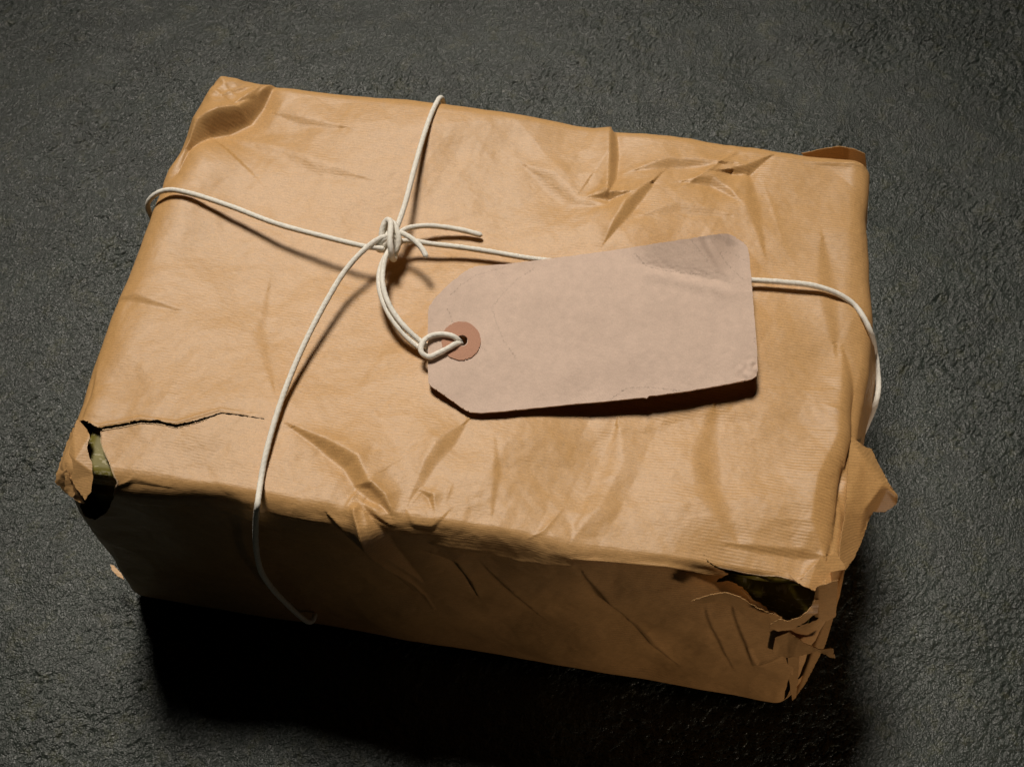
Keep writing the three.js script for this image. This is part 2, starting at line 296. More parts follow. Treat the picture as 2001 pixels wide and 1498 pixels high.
const wrap = (() => {
  const na = 560, nbk = 46, nt = 400, nf = 206;
  const as = []; for (let i = 0; i <= na; i++) as.push(lerp(-W / 2, W / 2, i / na));
  const bs = []; for (let j = 0; j < nbk; j++) bs.push(lerp(-D / 2 - H, -D / 2, j / nbk)); for (let j = 0; j < nt; j++) bs.push(lerp(-D / 2, D / 2, j / nt)); for (let j = 0; j <= nf; j++) bs.push(lerp(D / 2, D / 2 + H, j / nf));
  const P = [], UV = [], I = []; const put = (x, y, z, a, b) => { P.push(...boxPoint(x, y, z, a, b)); UV.push(a / TA + 0.5, b / TB + 0.5); return P.length / 3 - 1; };
  const ca = new Float64Array(bs.length * as.length), cb = new Float64Array(bs.length * as.length), NA = as.length, cell = 0.00048;
  for (let j = 0; j < bs.length; j++) for (let i = 0; i < NA; i++) {
    let a = as[i], b = bs[j];
    if (i > 0 && i < na) for (const h of holes) { if (a < h.lo[0] - cell || a > h.hi[0] + cell || b < h.lo[1] - cell || b > h.hi[1] + cell) continue; const [d, x, y] = nearest(h.p, a, b); if (d < cell * 0.5) { a = x; b = y; break; } }
    a = clamp(a, -W / 2, W / 2);
    ca[j * NA + i] = a; cb[j * NA + i] = b;
    const y = b < -D / 2 ? H - (-D / 2 - b) : b > D / 2 ? H - (b - D / 2) : H, z = clamp(b, -D / 2, D / 2);
    put(a, y, z, a, b);
  }
  const cut = (a, b) => { for (const h of holes) if (a > h.lo[0] && a < h.hi[0] && b > h.lo[1] && b < h.hi[1] && inside(h.p, a, b)) return true; return false; };
  const tri = (p, q, r) => { if (!cut((ca[p] + ca[q] + ca[r]) / 3, (cb[p] + cb[q] + cb[r]) / 3)) I.push(p, q, r); };
  for (let j = 0; j + 1 < bs.length; j++) for (let i = 0; i < na; i++) { const p = j * NA + i; tri(p, p + NA, p + 1); tri(p + 1, p + NA, p + NA + 1); }
  // the two ends
  const ny = nf / 2;
  for (const s of [-1, 1]) {
    const base = P.length / 3;
    for (let k = 0; k <= ny; k++) for (let j = 0; j <= nt; j++) { const z = lerp(-D / 2, D / 2, j / nt), y = lerp(H, 0, k / ny); put(s * W / 2, y, z, k === 0 ? s * W / 2 : s * (W / 2 + H - y), j === nt ? (k === 0 ? D / 2 : D / 2 + H - y) : j === 0 && k > 0 ? -D / 2 - (H - y) : z); if (j === nt || j === 0) { const n = P.length / 3 - 1; const bb = j === nt ? D / 2 + H - y : -D / 2 - (H - y); const q = boxPoint(s * W / 2, y, z, s * W / 2, bb); P[n * 3] = q[0]; P[n * 3 + 1] = q[1]; P[n * 3 + 2] = q[2]; } }
    for (let k = 0; k < ny; k++) for (let j = 0; j < nt; j++) {
      const z = lerp(-D / 2, D / 2, (j + 0.5) / nt), y = lerp(H, 0, (k + 0.5) / ny);
      if (s > 0 && z > D / 2 - 0.010 - 0.002 * N2(y * 150, 3) && y > 0.030 && y < H - 0.012) continue;                 // torn open at the front right corner
      const p = base + k * (nt + 1) + j, n = nt + 1;
      if (s > 0) I.push(p, p + 1, p + n, p + 1, p + n + 1, p + n); else I.push(p, p + n, p + 1, p + 1, p + n, p + n + 1);
    }
  }
  let g = new THREE.BufferGeometry();
  g.setAttribute('position', new THREE.Float32BufferAttribute(P, 3)); g.setIndex(I);
  const uvs = new Float32Array(UV); g.setAttribute('uv', new THREE.BufferAttribute(uvs, 2));
  // smooth across the seams: average normals of vertices that share a place
  g.computeVertexNormals();
  const N = g.attributes.normal.array, seen = new Map(), edge = [];
  for (let j = 0; j < bs.length; j++) { edge.push(j * NA, j * NA + na); }
  for (const base of [bs.length * NA, bs.length * NA + (ny + 1) * (nt + 1)]) { for (let j = 0; j <= nt; j++) edge.push(base + j); for (let k = 1; k <= ny; k++) edge.push(base + k * (nt + 1), base + k * (nt + 1) + nt); }
  for (const v of edge) { const k = [0, 1, 2].map((m) => Math.round(P[v * 3 + m] * 2e5)).join(); (seen.get(k) ?? seen.set(k, []).get(k)).push(v); }
  for (const l of seen.values()) if (l.length > 1) { let x = 0, y = 0, z = 0; for (const v of l) { x += N[v * 3]; y += N[v * 3 + 1]; z += N[v * 3 + 2]; } const m = Math.hypot(x, y, z) || 1; for (const v of l) { N[v * 3] = x / m; N[v * 3 + 1] = y / m; N[v * 3 + 2] = z / m; } }
  return g;
})();
const topY = (x, z) => boxPoint(x, H, z, x, z)[1];

const parcel = new THREE.Group(); parcel.name = 'parcel'; parcel.rotation.y = YAW; scene.add(parcel);
parcel.userData = { label: 'brown kraft paper parcel with torn corners lying on dark slate', category: 'parcel' };
const solid = (name, g, m, parent) => { const o = new THREE.Mesh(g, m); o.name = name; o.castShadow = o.receiveShadow = true; parent.add(o); return o; };
const paper = solid('wrapping_paper', wrap, paperMat, parcel);

// the olive carton inside
{
  const oliveMap = dataTex(512, 512, (i, j, c) => { const x = i / 512, z = j / 512; const n = fbm(N2, x * 9, z * 9, 4), w = Math.max(sstep(0.80, 0.86, fbm(N2b, x * 16, z * 46, 4) + 0.5), sstep(0.022, 0.012, Math.abs(z - 0.02)) * sstep(-0.1, 0.25, fbm(N2, x * 40, z * 30, 3))); const k = 1 + 0.25 * n; c[0] = lerp(0.16 * k, 0.42, w * 0.7); c[1] = lerp(0.135 * k, 0.38, w * 0.7); c[2] = lerp(0.020 * k, 0.24, w * 0.7); }, true);
  const m = new THREE.MeshPhysicalMaterial({ name: 'olive_card', map: oliveMap, roughness: 0.5, specularIntensity: 0.5, side: THREE.DoubleSide });
  const g = new THREE.BoxGeometry(1, 1, 1, 130, 84, 100), p = g.attributes.position, uv = g.attributes.uv;
  for (let i = 0; i < p.count; i++) {
    const hx = W / 2 - 0.004, hy = (H - 0.0025) / 2, hz = D / 2 - 0.003, r = 0.004, x = p.getX(i) * 2 * hx, cy = p.getY(i) * 2 * hy, z = p.getZ(i) * 2 * hz;
    const qx = clamp(x, -hx + r, hx - r), qy = clamp(cy, -hy + r, hy - r), qz = clamp(z, -hz + r, hz - r), dx = x - qx, dy = cy - qy, dz = z - qz, l = Math.hypot(dx, dy, dz) || 1;
    const Y0 = qy + dy / l * r + hy, Z0 = qz + dz / l * r, X0 = qx + dx / l * r, b = dy > 0 ? Z0 : D / 2 + (H - Y0);
    let low = 0; for (const o of [-0.003, 0, 0.003]) for (const q of [-0.003, 0, 0.003]) low = Math.min(low, foldSum(X0 + o, b + q) + (dy > 0 ? topForm(X0, b) : -0.0012));
    const crush = 0.008 * Math.exp(-Math.pow(Math.hypot((X0 - hx + 0.022) / 0.040, (Z0 - hz) / 0.022, (Y0 - 2 * hy) / 0.026), 4));
    const dent = 0.0005 * N3(x * 60, cy * 60, z * 60) - 0.0006 - crush * (1 + 0.4 * facet(X0 * 160, (Z0 + Y0) * 160, 2));
    p.setXYZ(i, X0, Math.max(0.0002, Y0 + (dy > 0 ? low * 1.05 : 0) + dent), Z0 + (dz > 0 && dy <= 0 ? low * 1.1 : 0) + (dz > 0 ? dent - 0.006 * sstep(0.0035, 0.0015, Math.abs(Y0 - H + 0.0165)) : 0));
    const y = cy + hy;
    uv.setXY(i, x / 0.1, (z + y) / 0.1);
  }
  g.computeVertexNormals();
  const inner = solid('inner_carton', g, m, parcel); inner.userData.label = 'olive green carton showing through the torn corners';
}

// ---------------------------------------------------------------- thin sheets from an outline (flaps, tag)
function sheet(outline, holesPx, step, place, thick, uvOf, curlSeed = 0) {
  const all = [outline, ...holesPx]; let lo = [1e9, 1e9], hi = [-1e9, -1e9];
  for (const q of outline) { lo = [Math.min(lo[0], q[0]), Math.min(lo[1], q[1])]; hi = [Math.max(hi[0], q[0]), Math.max(hi[1], q[1])]; }
  const nu = Math.ceil((hi[0] - lo[0]) / step) + 2, nv = Math.ceil((hi[1] - lo[1]) / step) + 2, C = [], ok = [];
  for (let j = 0; j <= nv; j++) for (let i = 0; i <= nu; i++) {
    let u = lo[0] + (i - 1) * step, v = lo[1] + (j - 1) * step, on = false, bd = 1e9, bx = 0, by = 0;
    for (const p of all) { const [d, x, y] = nearest(p, u, v); if (d < bd) { bd = d; bx = x; by = y; } }
    if (bd < step * 0.52) { u = bx; v = by; on = true; }
    C.push([u, v]); ok.push(on || (inside(outline, u, v) && !holesPx.some((h) => inside(h, u, v))));
  }
  const T = [], test = (p, q, r) => { if (!(ok[p] && ok[q] && ok[r])) return; const u = (C[p][0] + C[q][0] + C[r][0]) / 3, v = (C[p][1] + C[q][1] + C[r][1]) / 3; const ar = Math.abs((C[q][0] - C[p][0]) * (C[r][1] - C[p][1]) - (C[r][0] - C[p][0]) * (C[q][1] - C[p][1])); if (ar > 1e-6 && inside(outline, u, v) && !holesPx.some((h) => inside(h, u, v))) T.push([p, q, r]); };
  const n = nu + 1;
  for (let j = 0; j < nv; j++) for (let i = 0; i < nu; i++) { const p = j * n + i; if ((i + j) & 1) { test(p, p + n, p + 1); test(p + 1, p + n, p + n + 1); } else { test(p, p + n, p + n + 1); test(p, p + n + 1, p + 1); } }
  const id = new Map(), pts = [], px = []; for (const t of T) for (const v of t) if (!id.has(v)) { id.set(v, pts.length); px.push(C[v]); pts.push(place(C[v][0], C[v][1])); }
  const tri = T.map((t) => t.map((v) => id.get(v)));
  const nor = pts.map(() => V(0, 0, 0)), e1 = V(), e2 = V();
  for (const [p, q, r] of tri) { e1.subVectors(pts[q], pts[p]); e2.subVectors(pts[r], pts[p]); e1.cross(e2); nor[p].add(e1); nor[q].add(e1); nor[r].add(e1); }
  nor.forEach((v) => v.normalize());
  const P = [], UV = [], I = [];
  pts.forEach((p, i) => { P.push(p.x + nor[i].x * thick / 2, p.y + nor[i].y * thick / 2, p.z + nor[i].z * thick / 2); const w = uvOf(p, px[i]); UV.push(w[0], w[1]); });
  const M = pts.length; pts.forEach((p, i) => { P.push(p.x - nor[i].x * thick / 2, p.y - nor[i].y * thick / 2, p.z - nor[i].z * thick / 2); const w = uvOf(p, px[i]); UV.push(w[0] + 0.31, w[1] + 0.17); });
  const edges = new Map();
  for (const [p, q, r] of tri) { I.push(p, q, r, M + p, M + r, M + q); for (const [s, t] of [[p, q], [q, r], [r, p]]) { const k = Math.min(s, t) * 1e6 + Math.max(s, t); if (edges.has(k)) edges.set(k, null); else edges.set(k, [s, t]); } }
  for (const e of edges.values()) if (e) { const b = P.length / 3, [s, t] = e; for (const v of [s, t, M + s, M + t]) { P.push(P[v * 3], P[v * 3 + 1], P[v * 3 + 2]); UV.push(UV[v * 2], UV[v * 2 + 1]); } I.push(b, b + 2, b + 1, b + 1, b + 2, b + 3); }
  const g = new THREE.BufferGeometry(); g.setAttribute('position', new THREE.Float32BufferAttribute(P, 3)); g.setAttribute('uv', new THREE.Float32BufferAttribute(UV, 2)); g.setIndex(I); g.computeVertexNormals(); return g;
}
const paperUV = (p) => [p.x / TA + 0.5, (p.z + (H - p.y)) / TB + 0.5];
function flap(name, px, place, ragged = 1.4, thick = 0.00028, step = 2.2) {
  return solid(name, sheet(jag(px, ragged, 5, px[0][0] * 0.37), [], step, place, thick, paperUV), paperMat, paper);
}
const wob = (u, v, s) => 1.3 * facet(u * 0.022 + s * 3.3, v * 0.022, 40 + s) + 0.4 * facet(u * 0.06, v * 0.06 + s, 60 + s);

const form = (c) => (u, v) => { let a = 0, w = 0; for (const [x, y, h] of c) { const k = 1 / Math.pow((u - x) * (u - x) + (v - y) * (v - y) + 260, 2); a += k * h; w += k; } return a / w * MM; };
const facets = (pts, tris) => (u, v) => {      // folded sheet: flat triangles between given points (u, v, height in mm)
  let bd = 1e9, bh = 0;
  for (const [i, j, k] of tris) { const A = pts[i], B = pts[j], C = pts[k], d = (B[1] - C[1]) * (A[0] - C[0]) + (C[0] - B[0]) * (A[1] - C[1]); let p = ((B[1] - C[1]) * (u - C[0]) + (C[0] - B[0]) * (v - C[1])) / d, q = ((C[1] - A[1]) * (u - C[0]) + (A[0] - C[0]) * (v - C[1])) / d, r = 1 - p - q; const out = -Math.min(0, p, q, r); if (out < bd) { bd = out; bh = p * A[2] + q * B[2] + r * C[2]; } if (out === 0) break; }
  return bh * MM;
};
const looseF = facets([[1662, 848, -3.5], [1704, 876, -15], [1756, 970, -13], [1752, 985, -17], [1706, 999, -18], [1684, 1058, -13], [1652, 1114, -5], [1640, 1112, -2.5], [1652, 1000, -2.8], [1658, 900, -2.8], [1690, 892, -4.6], [1732, 946, -8.5], [1692, 1000, -8.5]], [[0, 1, 10], [1, 10, 11], [1, 11, 2], [10, 9, 0], [11, 2, 3], [11, 3, 4], [11, 4, 12], [10, 11, 12], [10, 12, 8], [10, 8, 9], [12, 4, 5], [12, 5, 8], [8, 5, 7], [5, 6, 7]]);
const leftF = facets([[150, 818, 0.6], [179, 843, 1.8], [178, 870, 1.5], [184, 925, 0.4], [168, 979, -4.5], [146, 898, 1.6], [134, 885, -0.8], [142, 850, 0.4], [138, 940, -3.0]], [[0, 1, 7], [1, 2, 5], [1, 5, 7], [2, 3, 5], [3, 4, 8], [3, 8, 5], [5, 8, 6], [5, 6, 7]]);
const left2F = facets([[148, 824, -1.5], [137, 880, -2.5], [130, 916, -1.2], [158, 968, -5], [166, 984, -7.5], [128, 962, -10], [108, 944, -9], [110, 926, -6.5], [122, 890, -5.5], [136, 850, -4], [121, 925, -3.6]], [[0, 1, 9], [1, 8, 9], [1, 2, 10], [1, 10, 8], [8, 10, 7], [7, 10, 6], [6, 10, 5], [10, 2, 5], [2, 3, 5], [3, 4, 5]]);
// front right corner: the lip of the top sheet, the hanging tab, the curled strip, the loose end panel
flap('torn_flap', [[1540, 1122], [1566, 1134], [1604, 1090], [1636, 1080], [1652, 1108], [1640, 1140], [1624, 1161], [1592, 1154], [1563, 1142]], (u, v) => onTop(u, v, 0.0006 - 0.000055 * Math.max(0, u - 1600 + (v - 1090) * 0.35) + 0.0004 * wob(u, v, 1)), 0.9);
flap('hanging_tab', [[1596, 1146], [1638, 1132], [1636, 1165], [1634, 1204], [1614, 1214], [1594, 1204], [1590, 1176]], (u, v) => onFront(u, v, 0.0035 - 0.00007 * Math.abs(u - 1600) + 0.0006 * wob(u, v, 2)), 1.2);
flap('curled_strip', [[1602, 1170], [1592, 1172], [1580, 1192], [1562, 1206], [1540, 1213], [1522, 1209], [1506, 1219], [1504, 1227], [1520, 1233], [1546, 1230], [1566, 1220], [1584, 1206], [1598, 1196]], (u, v) => onFront(u, v, 0.0045 + 0.00006 * (1600 - u) + 0.0012 * Math.sin((v - 1190) * 0.12) + 0.0004 * wob(u, v, 3)), 1.0);
flap('side_strip', [[1543, 1234], [1556, 1244], [1575, 1258], [1605, 1269], [1627, 1265], [1632, 1286], [1618, 1281], [1596, 1272], [1565, 1281], [1535, 1284], [1510, 1276], [1515, 1245]], (u, v) => onFront(u, v, 0.0012 + 0.000045 * Math.max(0, u - 1540) + 0.0008 * wob(u, v, 4)), 0.9);
flap('torn_lip', [[1352, 1173], [1387, 1162], [1416, 1156], [1447, 1166], [1468, 1180], [1500, 1196], [1530, 1206], [1524, 1220], [1490, 1216], [1458, 1204], [1430, 1182], [1400, 1174], [1372, 1178]], (u, v) => onFront(u, v, 0.0018 + 0.0016 * sstep(1200, 1165, v) + 0.0005 * wob(u, v, 5)), 1.0);
flap('end_panel', [[1652, 1112], [1641, 1165], [1614, 1258], [1608, 1270], [1575, 1334], [1558, 1358], [1548, 1352], [1562, 1282], [1590, 1200], [1612, 1120]], (u, v) => { const p = onFront(u, v, -0.004); const k = sstep(1652 - (v - 1112) * 0.38 - 45, 1652 - (v - 1112) * 0.38, u); const q = onFront(u, v, -0.012 * (1 - k) - 0.003); return q; }, 0.3);
flap('corner_strip', [[1540, 1285], [1563, 1280], [1560, 1320], [1556, 1362], [1549, 1368], [1546, 1350], [1541, 1320]], (u, v) => onFront(u, v, 0.0004 + 0.0003 * wob(u, v, 6)), 0.8);
// bump of loose paper on the right side
flap('loose_corner', [[1664, 852], [1688, 872], [1704, 878], [1716, 905], [1736, 942], [1756, 970], [1752, 985], [1730, 1000], [1706, 999], [1698, 1016], [1684, 1058], [1668, 1092], [1652, 1114], [1640, 1112], [1642, 1060], [1652, 1000], [1655, 950], [1658, 900]], (u, v) => { let h = 0; for (const [x, y] of [[0, 0], [6, 0], [-6, 0], [0, 6], [0, -6], [4, 4], [-4, -4], [4, -4], [-4, 4]]) h += looseF(u + x, v + y); return onTop(u, v, h / 9 + 0.0003 * wob(u, v, 7)); }, 0.6);
// back right corner: the sheet stands open
flap('open_edge', [[1566, 300], [1600, 292], [1640, 285], [1668, 290], [1691, 300], [1694, 330], [1640, 330], [1590, 322]], (u, v) => { return hit(u, v, 'z', -D / 2 - 0.007); }, 0.7);
// front left corner: folded and crumpled flaps beside the hole
flap('torn_flap', [[150, 819], [162, 829], [173, 845], [175, 858], [169, 874], [172, 886], [179, 905], [181, 932], [177, 960], [166, 978], [158, 966], [146, 950], [134, 928], [134, 890], [142, 850]], (u, v) => onTop(u, v, leftF(u, v) + 0.0003 * wob(u, v, 8)), 1.3, 0.0002);
flap('crumpled_flap', [[148, 824], [142, 850], [137, 884], [134, 905], [130, 916], [140, 938], [158, 968], [166, 984], [150, 980], [128, 962], [108, 944], [110, 926], [122, 890], [136, 850]], (u, v) => onTop(u, v, left2F(u, v) + 0.0008 * wob(u * 1.6, v * 1.6, 9)), 1.6, 0.0002);
flap('crumpled_flap', [[126, 925], [138, 940], [146, 966], [140, 972], [126, 958]], (u, v) => onTop(u, v, -0.001 - 0.00012 * (v - 925) + 0.001 * wob(u * 2, v * 2, 10)), 1.2);
flap('paper_scrap', [[215, 1102], [222, 1105], [238, 1122], [242, 1132], [230, 1126], [218, 1114]], (u, v) => hit(u, v, 'y', 0.010), 0.6);

// pale fibres along the torn edges
const fibreMat = new THREE.MeshPhysicalMaterial({ name: 'torn_fibre', map: dataTex(256, 256, (i, j, c) => { const k = 1 + 0.25 * fbm(N2, i * 0.1, j * 0.3, 3); c[0] = 0.56 * k; c[1] = 0.40 * k; c[2] = 0.24 * k; }, true), roughness: 0.9, specularIntensity: 0.3 });
const surf = (u, v, off) => { const [a, b] = chart(u, v), q = boxPoint(a, b > D / 2 ? H - (b - D / 2) : H, Math.min(b, D / 2), a, b), f = sstep(D / 2 - 0.006, D / 2 + 0.002, b); return V(q[0], q[1] + off * (1 - f), q[2] + off * f); };
function fibres(line, du, dv) {
  const px = [...line, ...line.slice().reverse().map(([u, v], i) => [u + du * (0.6 + 0.4 * N2(u * 0.2, v * 0.2)), v + dv * (0.6 + 0.4 * N2(u * 0.2, v * 0.2))])];
  solid('torn_edge', sheet(jag(px, 0.8, 3, 5), [], 1.3, (u, v) => surf(u, v, 0.00016), 0.00014, (p) => [p.x / 0.02, (p.z - p.y) / 0.02]), fibreMat, paper);
}
fibres([[1404, 1113], [1430, 1120], [1455, 1127], [1487, 1131], [1505, 1129], [1522, 1128], [1538, 1133], [1563, 1143]], 1, -4);
fibres([[1447, 1167], [1468, 1181], [1500, 1197], [1528, 1208]], -2, 5);
fibres([[212, 842], [240, 837], [278, 829], [310, 830], [345, 838], [380, 830], [406, 821]], 0, 2.2);
fibres([[208, 845], [207, 869], [213, 890], [222, 915], [228, 939], [227, 962]], 4, 0);

// ---------------------------------------------------------------- string
const twineTex = dataTex(256, 256, (i, j, c) => { const n = fbm(N2, i * 0.05, j * 0.05, 3), k = 1 + 0.14 * n; c[0] = 0.76 * k; c[1] = 0.73 * k; c[2] = 0.65 * k; }, true);
const twineMat = new THREE.MeshPhysicalMaterial({ name: 'cotton_twine', map: twineTex, roughness: 0.75, specularIntensity: 0.5 });
const TR = 0.00108;
function cord(points, r = TR, pitch = 0.0042, tension = 0.5) {
  const curve = new THREE.CatmullRomCurve3(points, false, 'centripetal', tension), L = curve.getLength(), n = Math.max(8, Math.round(L / 0.0004)), k = 16;
  const pts = curve.getSpacedPoints(n), P = [], UV = [], I = [];
  let nrm = V(0, 1, 0); const tan = (i) => pts[Math.min(n, i + 1)].clone().sub(pts[Math.max(0, i - 1)]).normalize();
  for (let i = 0; i <= n; i++) {
    const t = tan(i); nrm.addScaledVector(t, -nrm.dot(t)); if (nrm.lengthSq() < 1e-8) nrm.set(1, 0, 0).addScaledVector(t, -t.x); nrm.normalize();
    const bi = t.clone().cross(nrm), s = i / n * L, cap = Math.min(1, Math.sqrt(Math.min(i, n - i) / 2.2 + 0.02));
    const fat = 1 + 0.05 * N2(s * 180, points[0].x * 50);
    for (let m = 0; m <= k; m++) {
      const th = m / k * Math.PI * 2, ply = Math.abs(Math.cos(1.5 * (th - s / pitch * 2 * Math.PI * 0.66)));
      const rr = r * fat * (0.88 + 0.12 * Math.sqrt(ply) + 0.03 * N3(s * 2500, Math.cos(th) * 1.4, Math.sin(th) * 1.4)) * cap, cx = Math.cos(th) * rr, cy = Math.sin(th) * rr;
      P.push(pts[i].x + nrm.x * cx + bi.x * cy, pts[i].y + nrm.y * cx + bi.y * cy, pts[i].z + nrm.z * cx + bi.z * cy); UV.push(m / k * 0.2, s / 0.03);
    }
  }
  for (let i = 0; i < n; i++) for (let m = 0; m < k; m++) { const a = i * (k + 1) + m; I.push(a, a + 1, a + k + 1, a + 1, a + k + 2, a + k + 1); }
  const g = new THREE.BufferGeometry(); g.setAttribute('position', new THREE.Float32BufferAttribute(P, 3)); g.setAttribute('uv', new THREE.Float32BufferAttribute(UV, 2)); g.setIndex(I); g.computeVertexNormals();
  return g;
}
const rest = (u, v, h = 0) => { let p = onTop(u, v); for (let i = 0; i < 3; i++) p = onTop(u, v, topY(p.x, p.z) - H + TR + h); return p; };     // lying on the paper
const side = (u, v) => {            // a point just outside the rounded right edge: march along the line of sight to the paper
  const d = sight(u, v).normalize(); let p = onTop(u, v, 0.006);
  for (let i = 0; i < 400; i++) { const q = boxPoint(W / 2, Math.min(H, p.y), p.z, W / 2 + H - Math.min(H, p.y), p.z), t = boxPoint(Math.min(p.x, W / 2), H, p.z, Math.min(p.x, W / 2), p.z); if (p.y < t[1] + TR * 0.9 && p.x < q[0] + TR * 0.9) break; p.addScaledVector(d, 0.00015); }
  return p;
};
const twine = new THREE.Group(); twine.name = 'twine'; twine.rotation.y = YAW; scene.add(twine);
twine.userData = { label: 'white cotton twine tied crosswise round the brown parcel with a knot', category: 'string' };
const mm = (h) => h * MM;
const left = onTop(303, 383);
solid('strand', cord([V(-W / 2 - 0.0040, 0.02, left.z + 0.006), V(-W / 2 - 0.0064, 0.06, left.z + 0.004), V(-W / 2 - 0.0062, H - 0.014, left.z + 0.003), onTop(288, 400, -0.005), onTop(304, 379, 0.0002), onTop(330, 371, 0.0019), onTop(372, 378, 0.0019), onTop(450, 403, 0.003), onTop(540, 437, 0.0048), onTop(640, 464, 0.0064), onTop(712, 481, 0.0072), onTop(752, 486, 0.0066)]), twineMat, twine);
solid('strand', cord([onTop(768, 462, 0.0074), onTop(780, 432, 0.0068), onTop(793, 392, 0.0062), onTop(808, 335, 0.005), onTop(824, 278, 0.0036), onTop(840, 230, 0.0024), onTop(851, 205, 0.0017), onTop(859, 192, -0.0002), hit(863, 192, 'z', -D / 2 - 0.0016), V(onTop(862, 192).x + 0.002, H - 0.03, -D / 2 - 0.0016), V(onTop(862, 192).x + 0.006, 0.02, -D / 2 - 0.0016)]), twineMat, twine);
solid('strand', cord([onTop(766, 458, 0.0088), onTop(738, 468, 0.0086), onTop(706, 493, 0.0076), onTop(672, 532, 0.0066), onTop(640, 584, 0.0056), onTop(608, 644, 0.0046), onTop(580, 704, 0.0036), onTop(556, 764, 0.003), onTop(535, 828, 0.0024), onTop(519, 888, 0.002), onTop(510, 935, 0.0012), onFront(503, 985, 0.0022), onFront(499, 1030, 0.0034), onFront(501, 1078, 0.0040), onFront(511, 1118, 0.0040), onFront(534, 1152, 0.0036), onFront(563, 1182, 0.0030), onFront(588, 1205, 0.0028), onFront(601, 1214, 0.0026), onFront(609, 1214, 0.0018), onFront(613, 1207, 0.0004), onFront(615, 1198, -0.002)]), twineMat, twine);
solid('strand', cord([onTop(770, 474, 0.0050), rest(800, 470, 0.0060), rest(840, 476, 0.0048), rest(900, 483, 0.0038), rest(960, 492, 0.0030), rest(1030, 504, 0.0024), rest(1100, 512, 0.0016), rest(1270, 532, 0.0006), rest(1400, 543, 0.0012), rest(1470, 547, 0.0020), rest(1530, 551, 0.0020), rest(1590, 558, 0.0015), rest(1640, 575, 0.0006), side(1670, 596), side(1690, 624), side(1702, 650), onRight(1711, 690, 0.0104), onRight(1716, 730, 0.0118), onRight(1717, 760, 0.0122), onRight(1712, 786, 0.0118), V(W / 2 + 0.0085, 0.055, 0.012), V(W / 2 + 0.003, 0.02, 0.016)]), twineMat, twine);
// the knot: two turns round the bundle and the lump below it
const knotGeo = mergeGeometries([
  // the turn that lies in front, top to bottom
  cord([onTop(749, 492, 0.0030), onTop(745, 470, 0.0052), onTop(748, 444, 0.0076), onTop(756, 430, 0.0092), onTop(763, 433, 0.0104), onTop(763, 450, 0.0108), onTop(762, 470, 0.0106), onTop(764, 490, 0.0088), onTop(766, 503, 0.0060), onTop(770, 506, 0.0036), onTop(772, 496, 0.0022)], 0.00116),
  cord([onTop(762, 500, 0.0030), onTop(774, 490, 0.0050), onTop(779, 470, 0.0072), onTop(776, 450, 0.0086), onTop(769, 436, 0.0088), onTop(758, 434, 0.0074), onTop(752, 448, 0.0050), onTop(756, 472, 0.0034)], 0.00114),
  cord([onTop(736, 484, 0.0052), onTop(742, 474, 0.0072), onTop(754, 466, 0.0082), onTop(770, 464, 0.0072), onTop(784, 470, 0.0050)], 0.00114),
  cord([onTop(734, 480, 0.0046), onTop(742, 488, 0.0034), onTop(758, 486, 0.0030), onTop(774, 480, 0.0036), onTop(786, 470, 0.0044)], 0.00114),
  cord([onTop(752, 452, 0.0040), onTop(762, 462, 0.0062), onTop(770, 476, 0.0062), onTop(768, 492, 0.0040)], 0.0014),
  cord([onTop(756, 496, 0.0022), onTop(754, 480, 0.0040), onTop(760, 460, 0.0056), onTop(772, 450, 0.0056)], 0.0014),
]);
solid('knot', knotGeo, twineMat, twine);
solid('loose_end', cord([onTop(764, 468, 0.0052), onTop(780, 455, 0.0058), rest(800, 445, 0.0055), rest(832, 441, 0.0042), rest(870, 444, 0.0028), rest(905, 450, 0.0018), rest(943, 460, 0.0010)]), twineMat, twine);
solid('loose_end', cord([onTop(764, 456, 0.0075), onTop(780, 454, 0.0082), onTop(798, 462, 0.0086), onTop(814, 474, 0.0086), onTop(826, 488, 0.0084), onTop(834, 504, 0.0080)]), twineMat, twine);

// ---------------------------------------------------------------- tag
const wear = [];            // cracked creases in the card's surface
for (const [k, line] of [[0.7, [[880, 575], [900, 556], [930, 538], [985, 524]]], [0.6, [[935, 652], [948, 615], [985, 572], [1010, 548], [1045, 525]]], [0.7, [[880, 765], [905, 785], [950, 798], [1000, 803]]], [0.5, [[900, 775], [945, 788], [985, 800]]], [0.8, [[1438, 740], [1462, 722], [1478, 700]]], [0.6, [[1450, 690], [1476, 668]]], [0.7, [[1262, 772], [1290, 752], [1330, 738]]], [0.8, [[1240, 505], [1262, 530], [1300, 540], [1360, 548], [1400, 548]]], [0.6, [[1330, 480], [1360, 510], [1380, 530]]], [0.6, [[1385, 500], [1415, 530], [1450, 560]]], [0.5, [[1410, 462], [1440, 480], [1460, 500]]], [0.5, [[1400, 515], [1430, 512], [1462, 528]]]])
  for (let i = 0; i + 1 < line.length; i++) { const A = onTop(...line[i], 0.005), B = onTop(...line[i + 1], 0.005); wear.push([A.x, A.z, B.x, B.z, k]); }
const gr = onTop(1370, 478, 0.007);
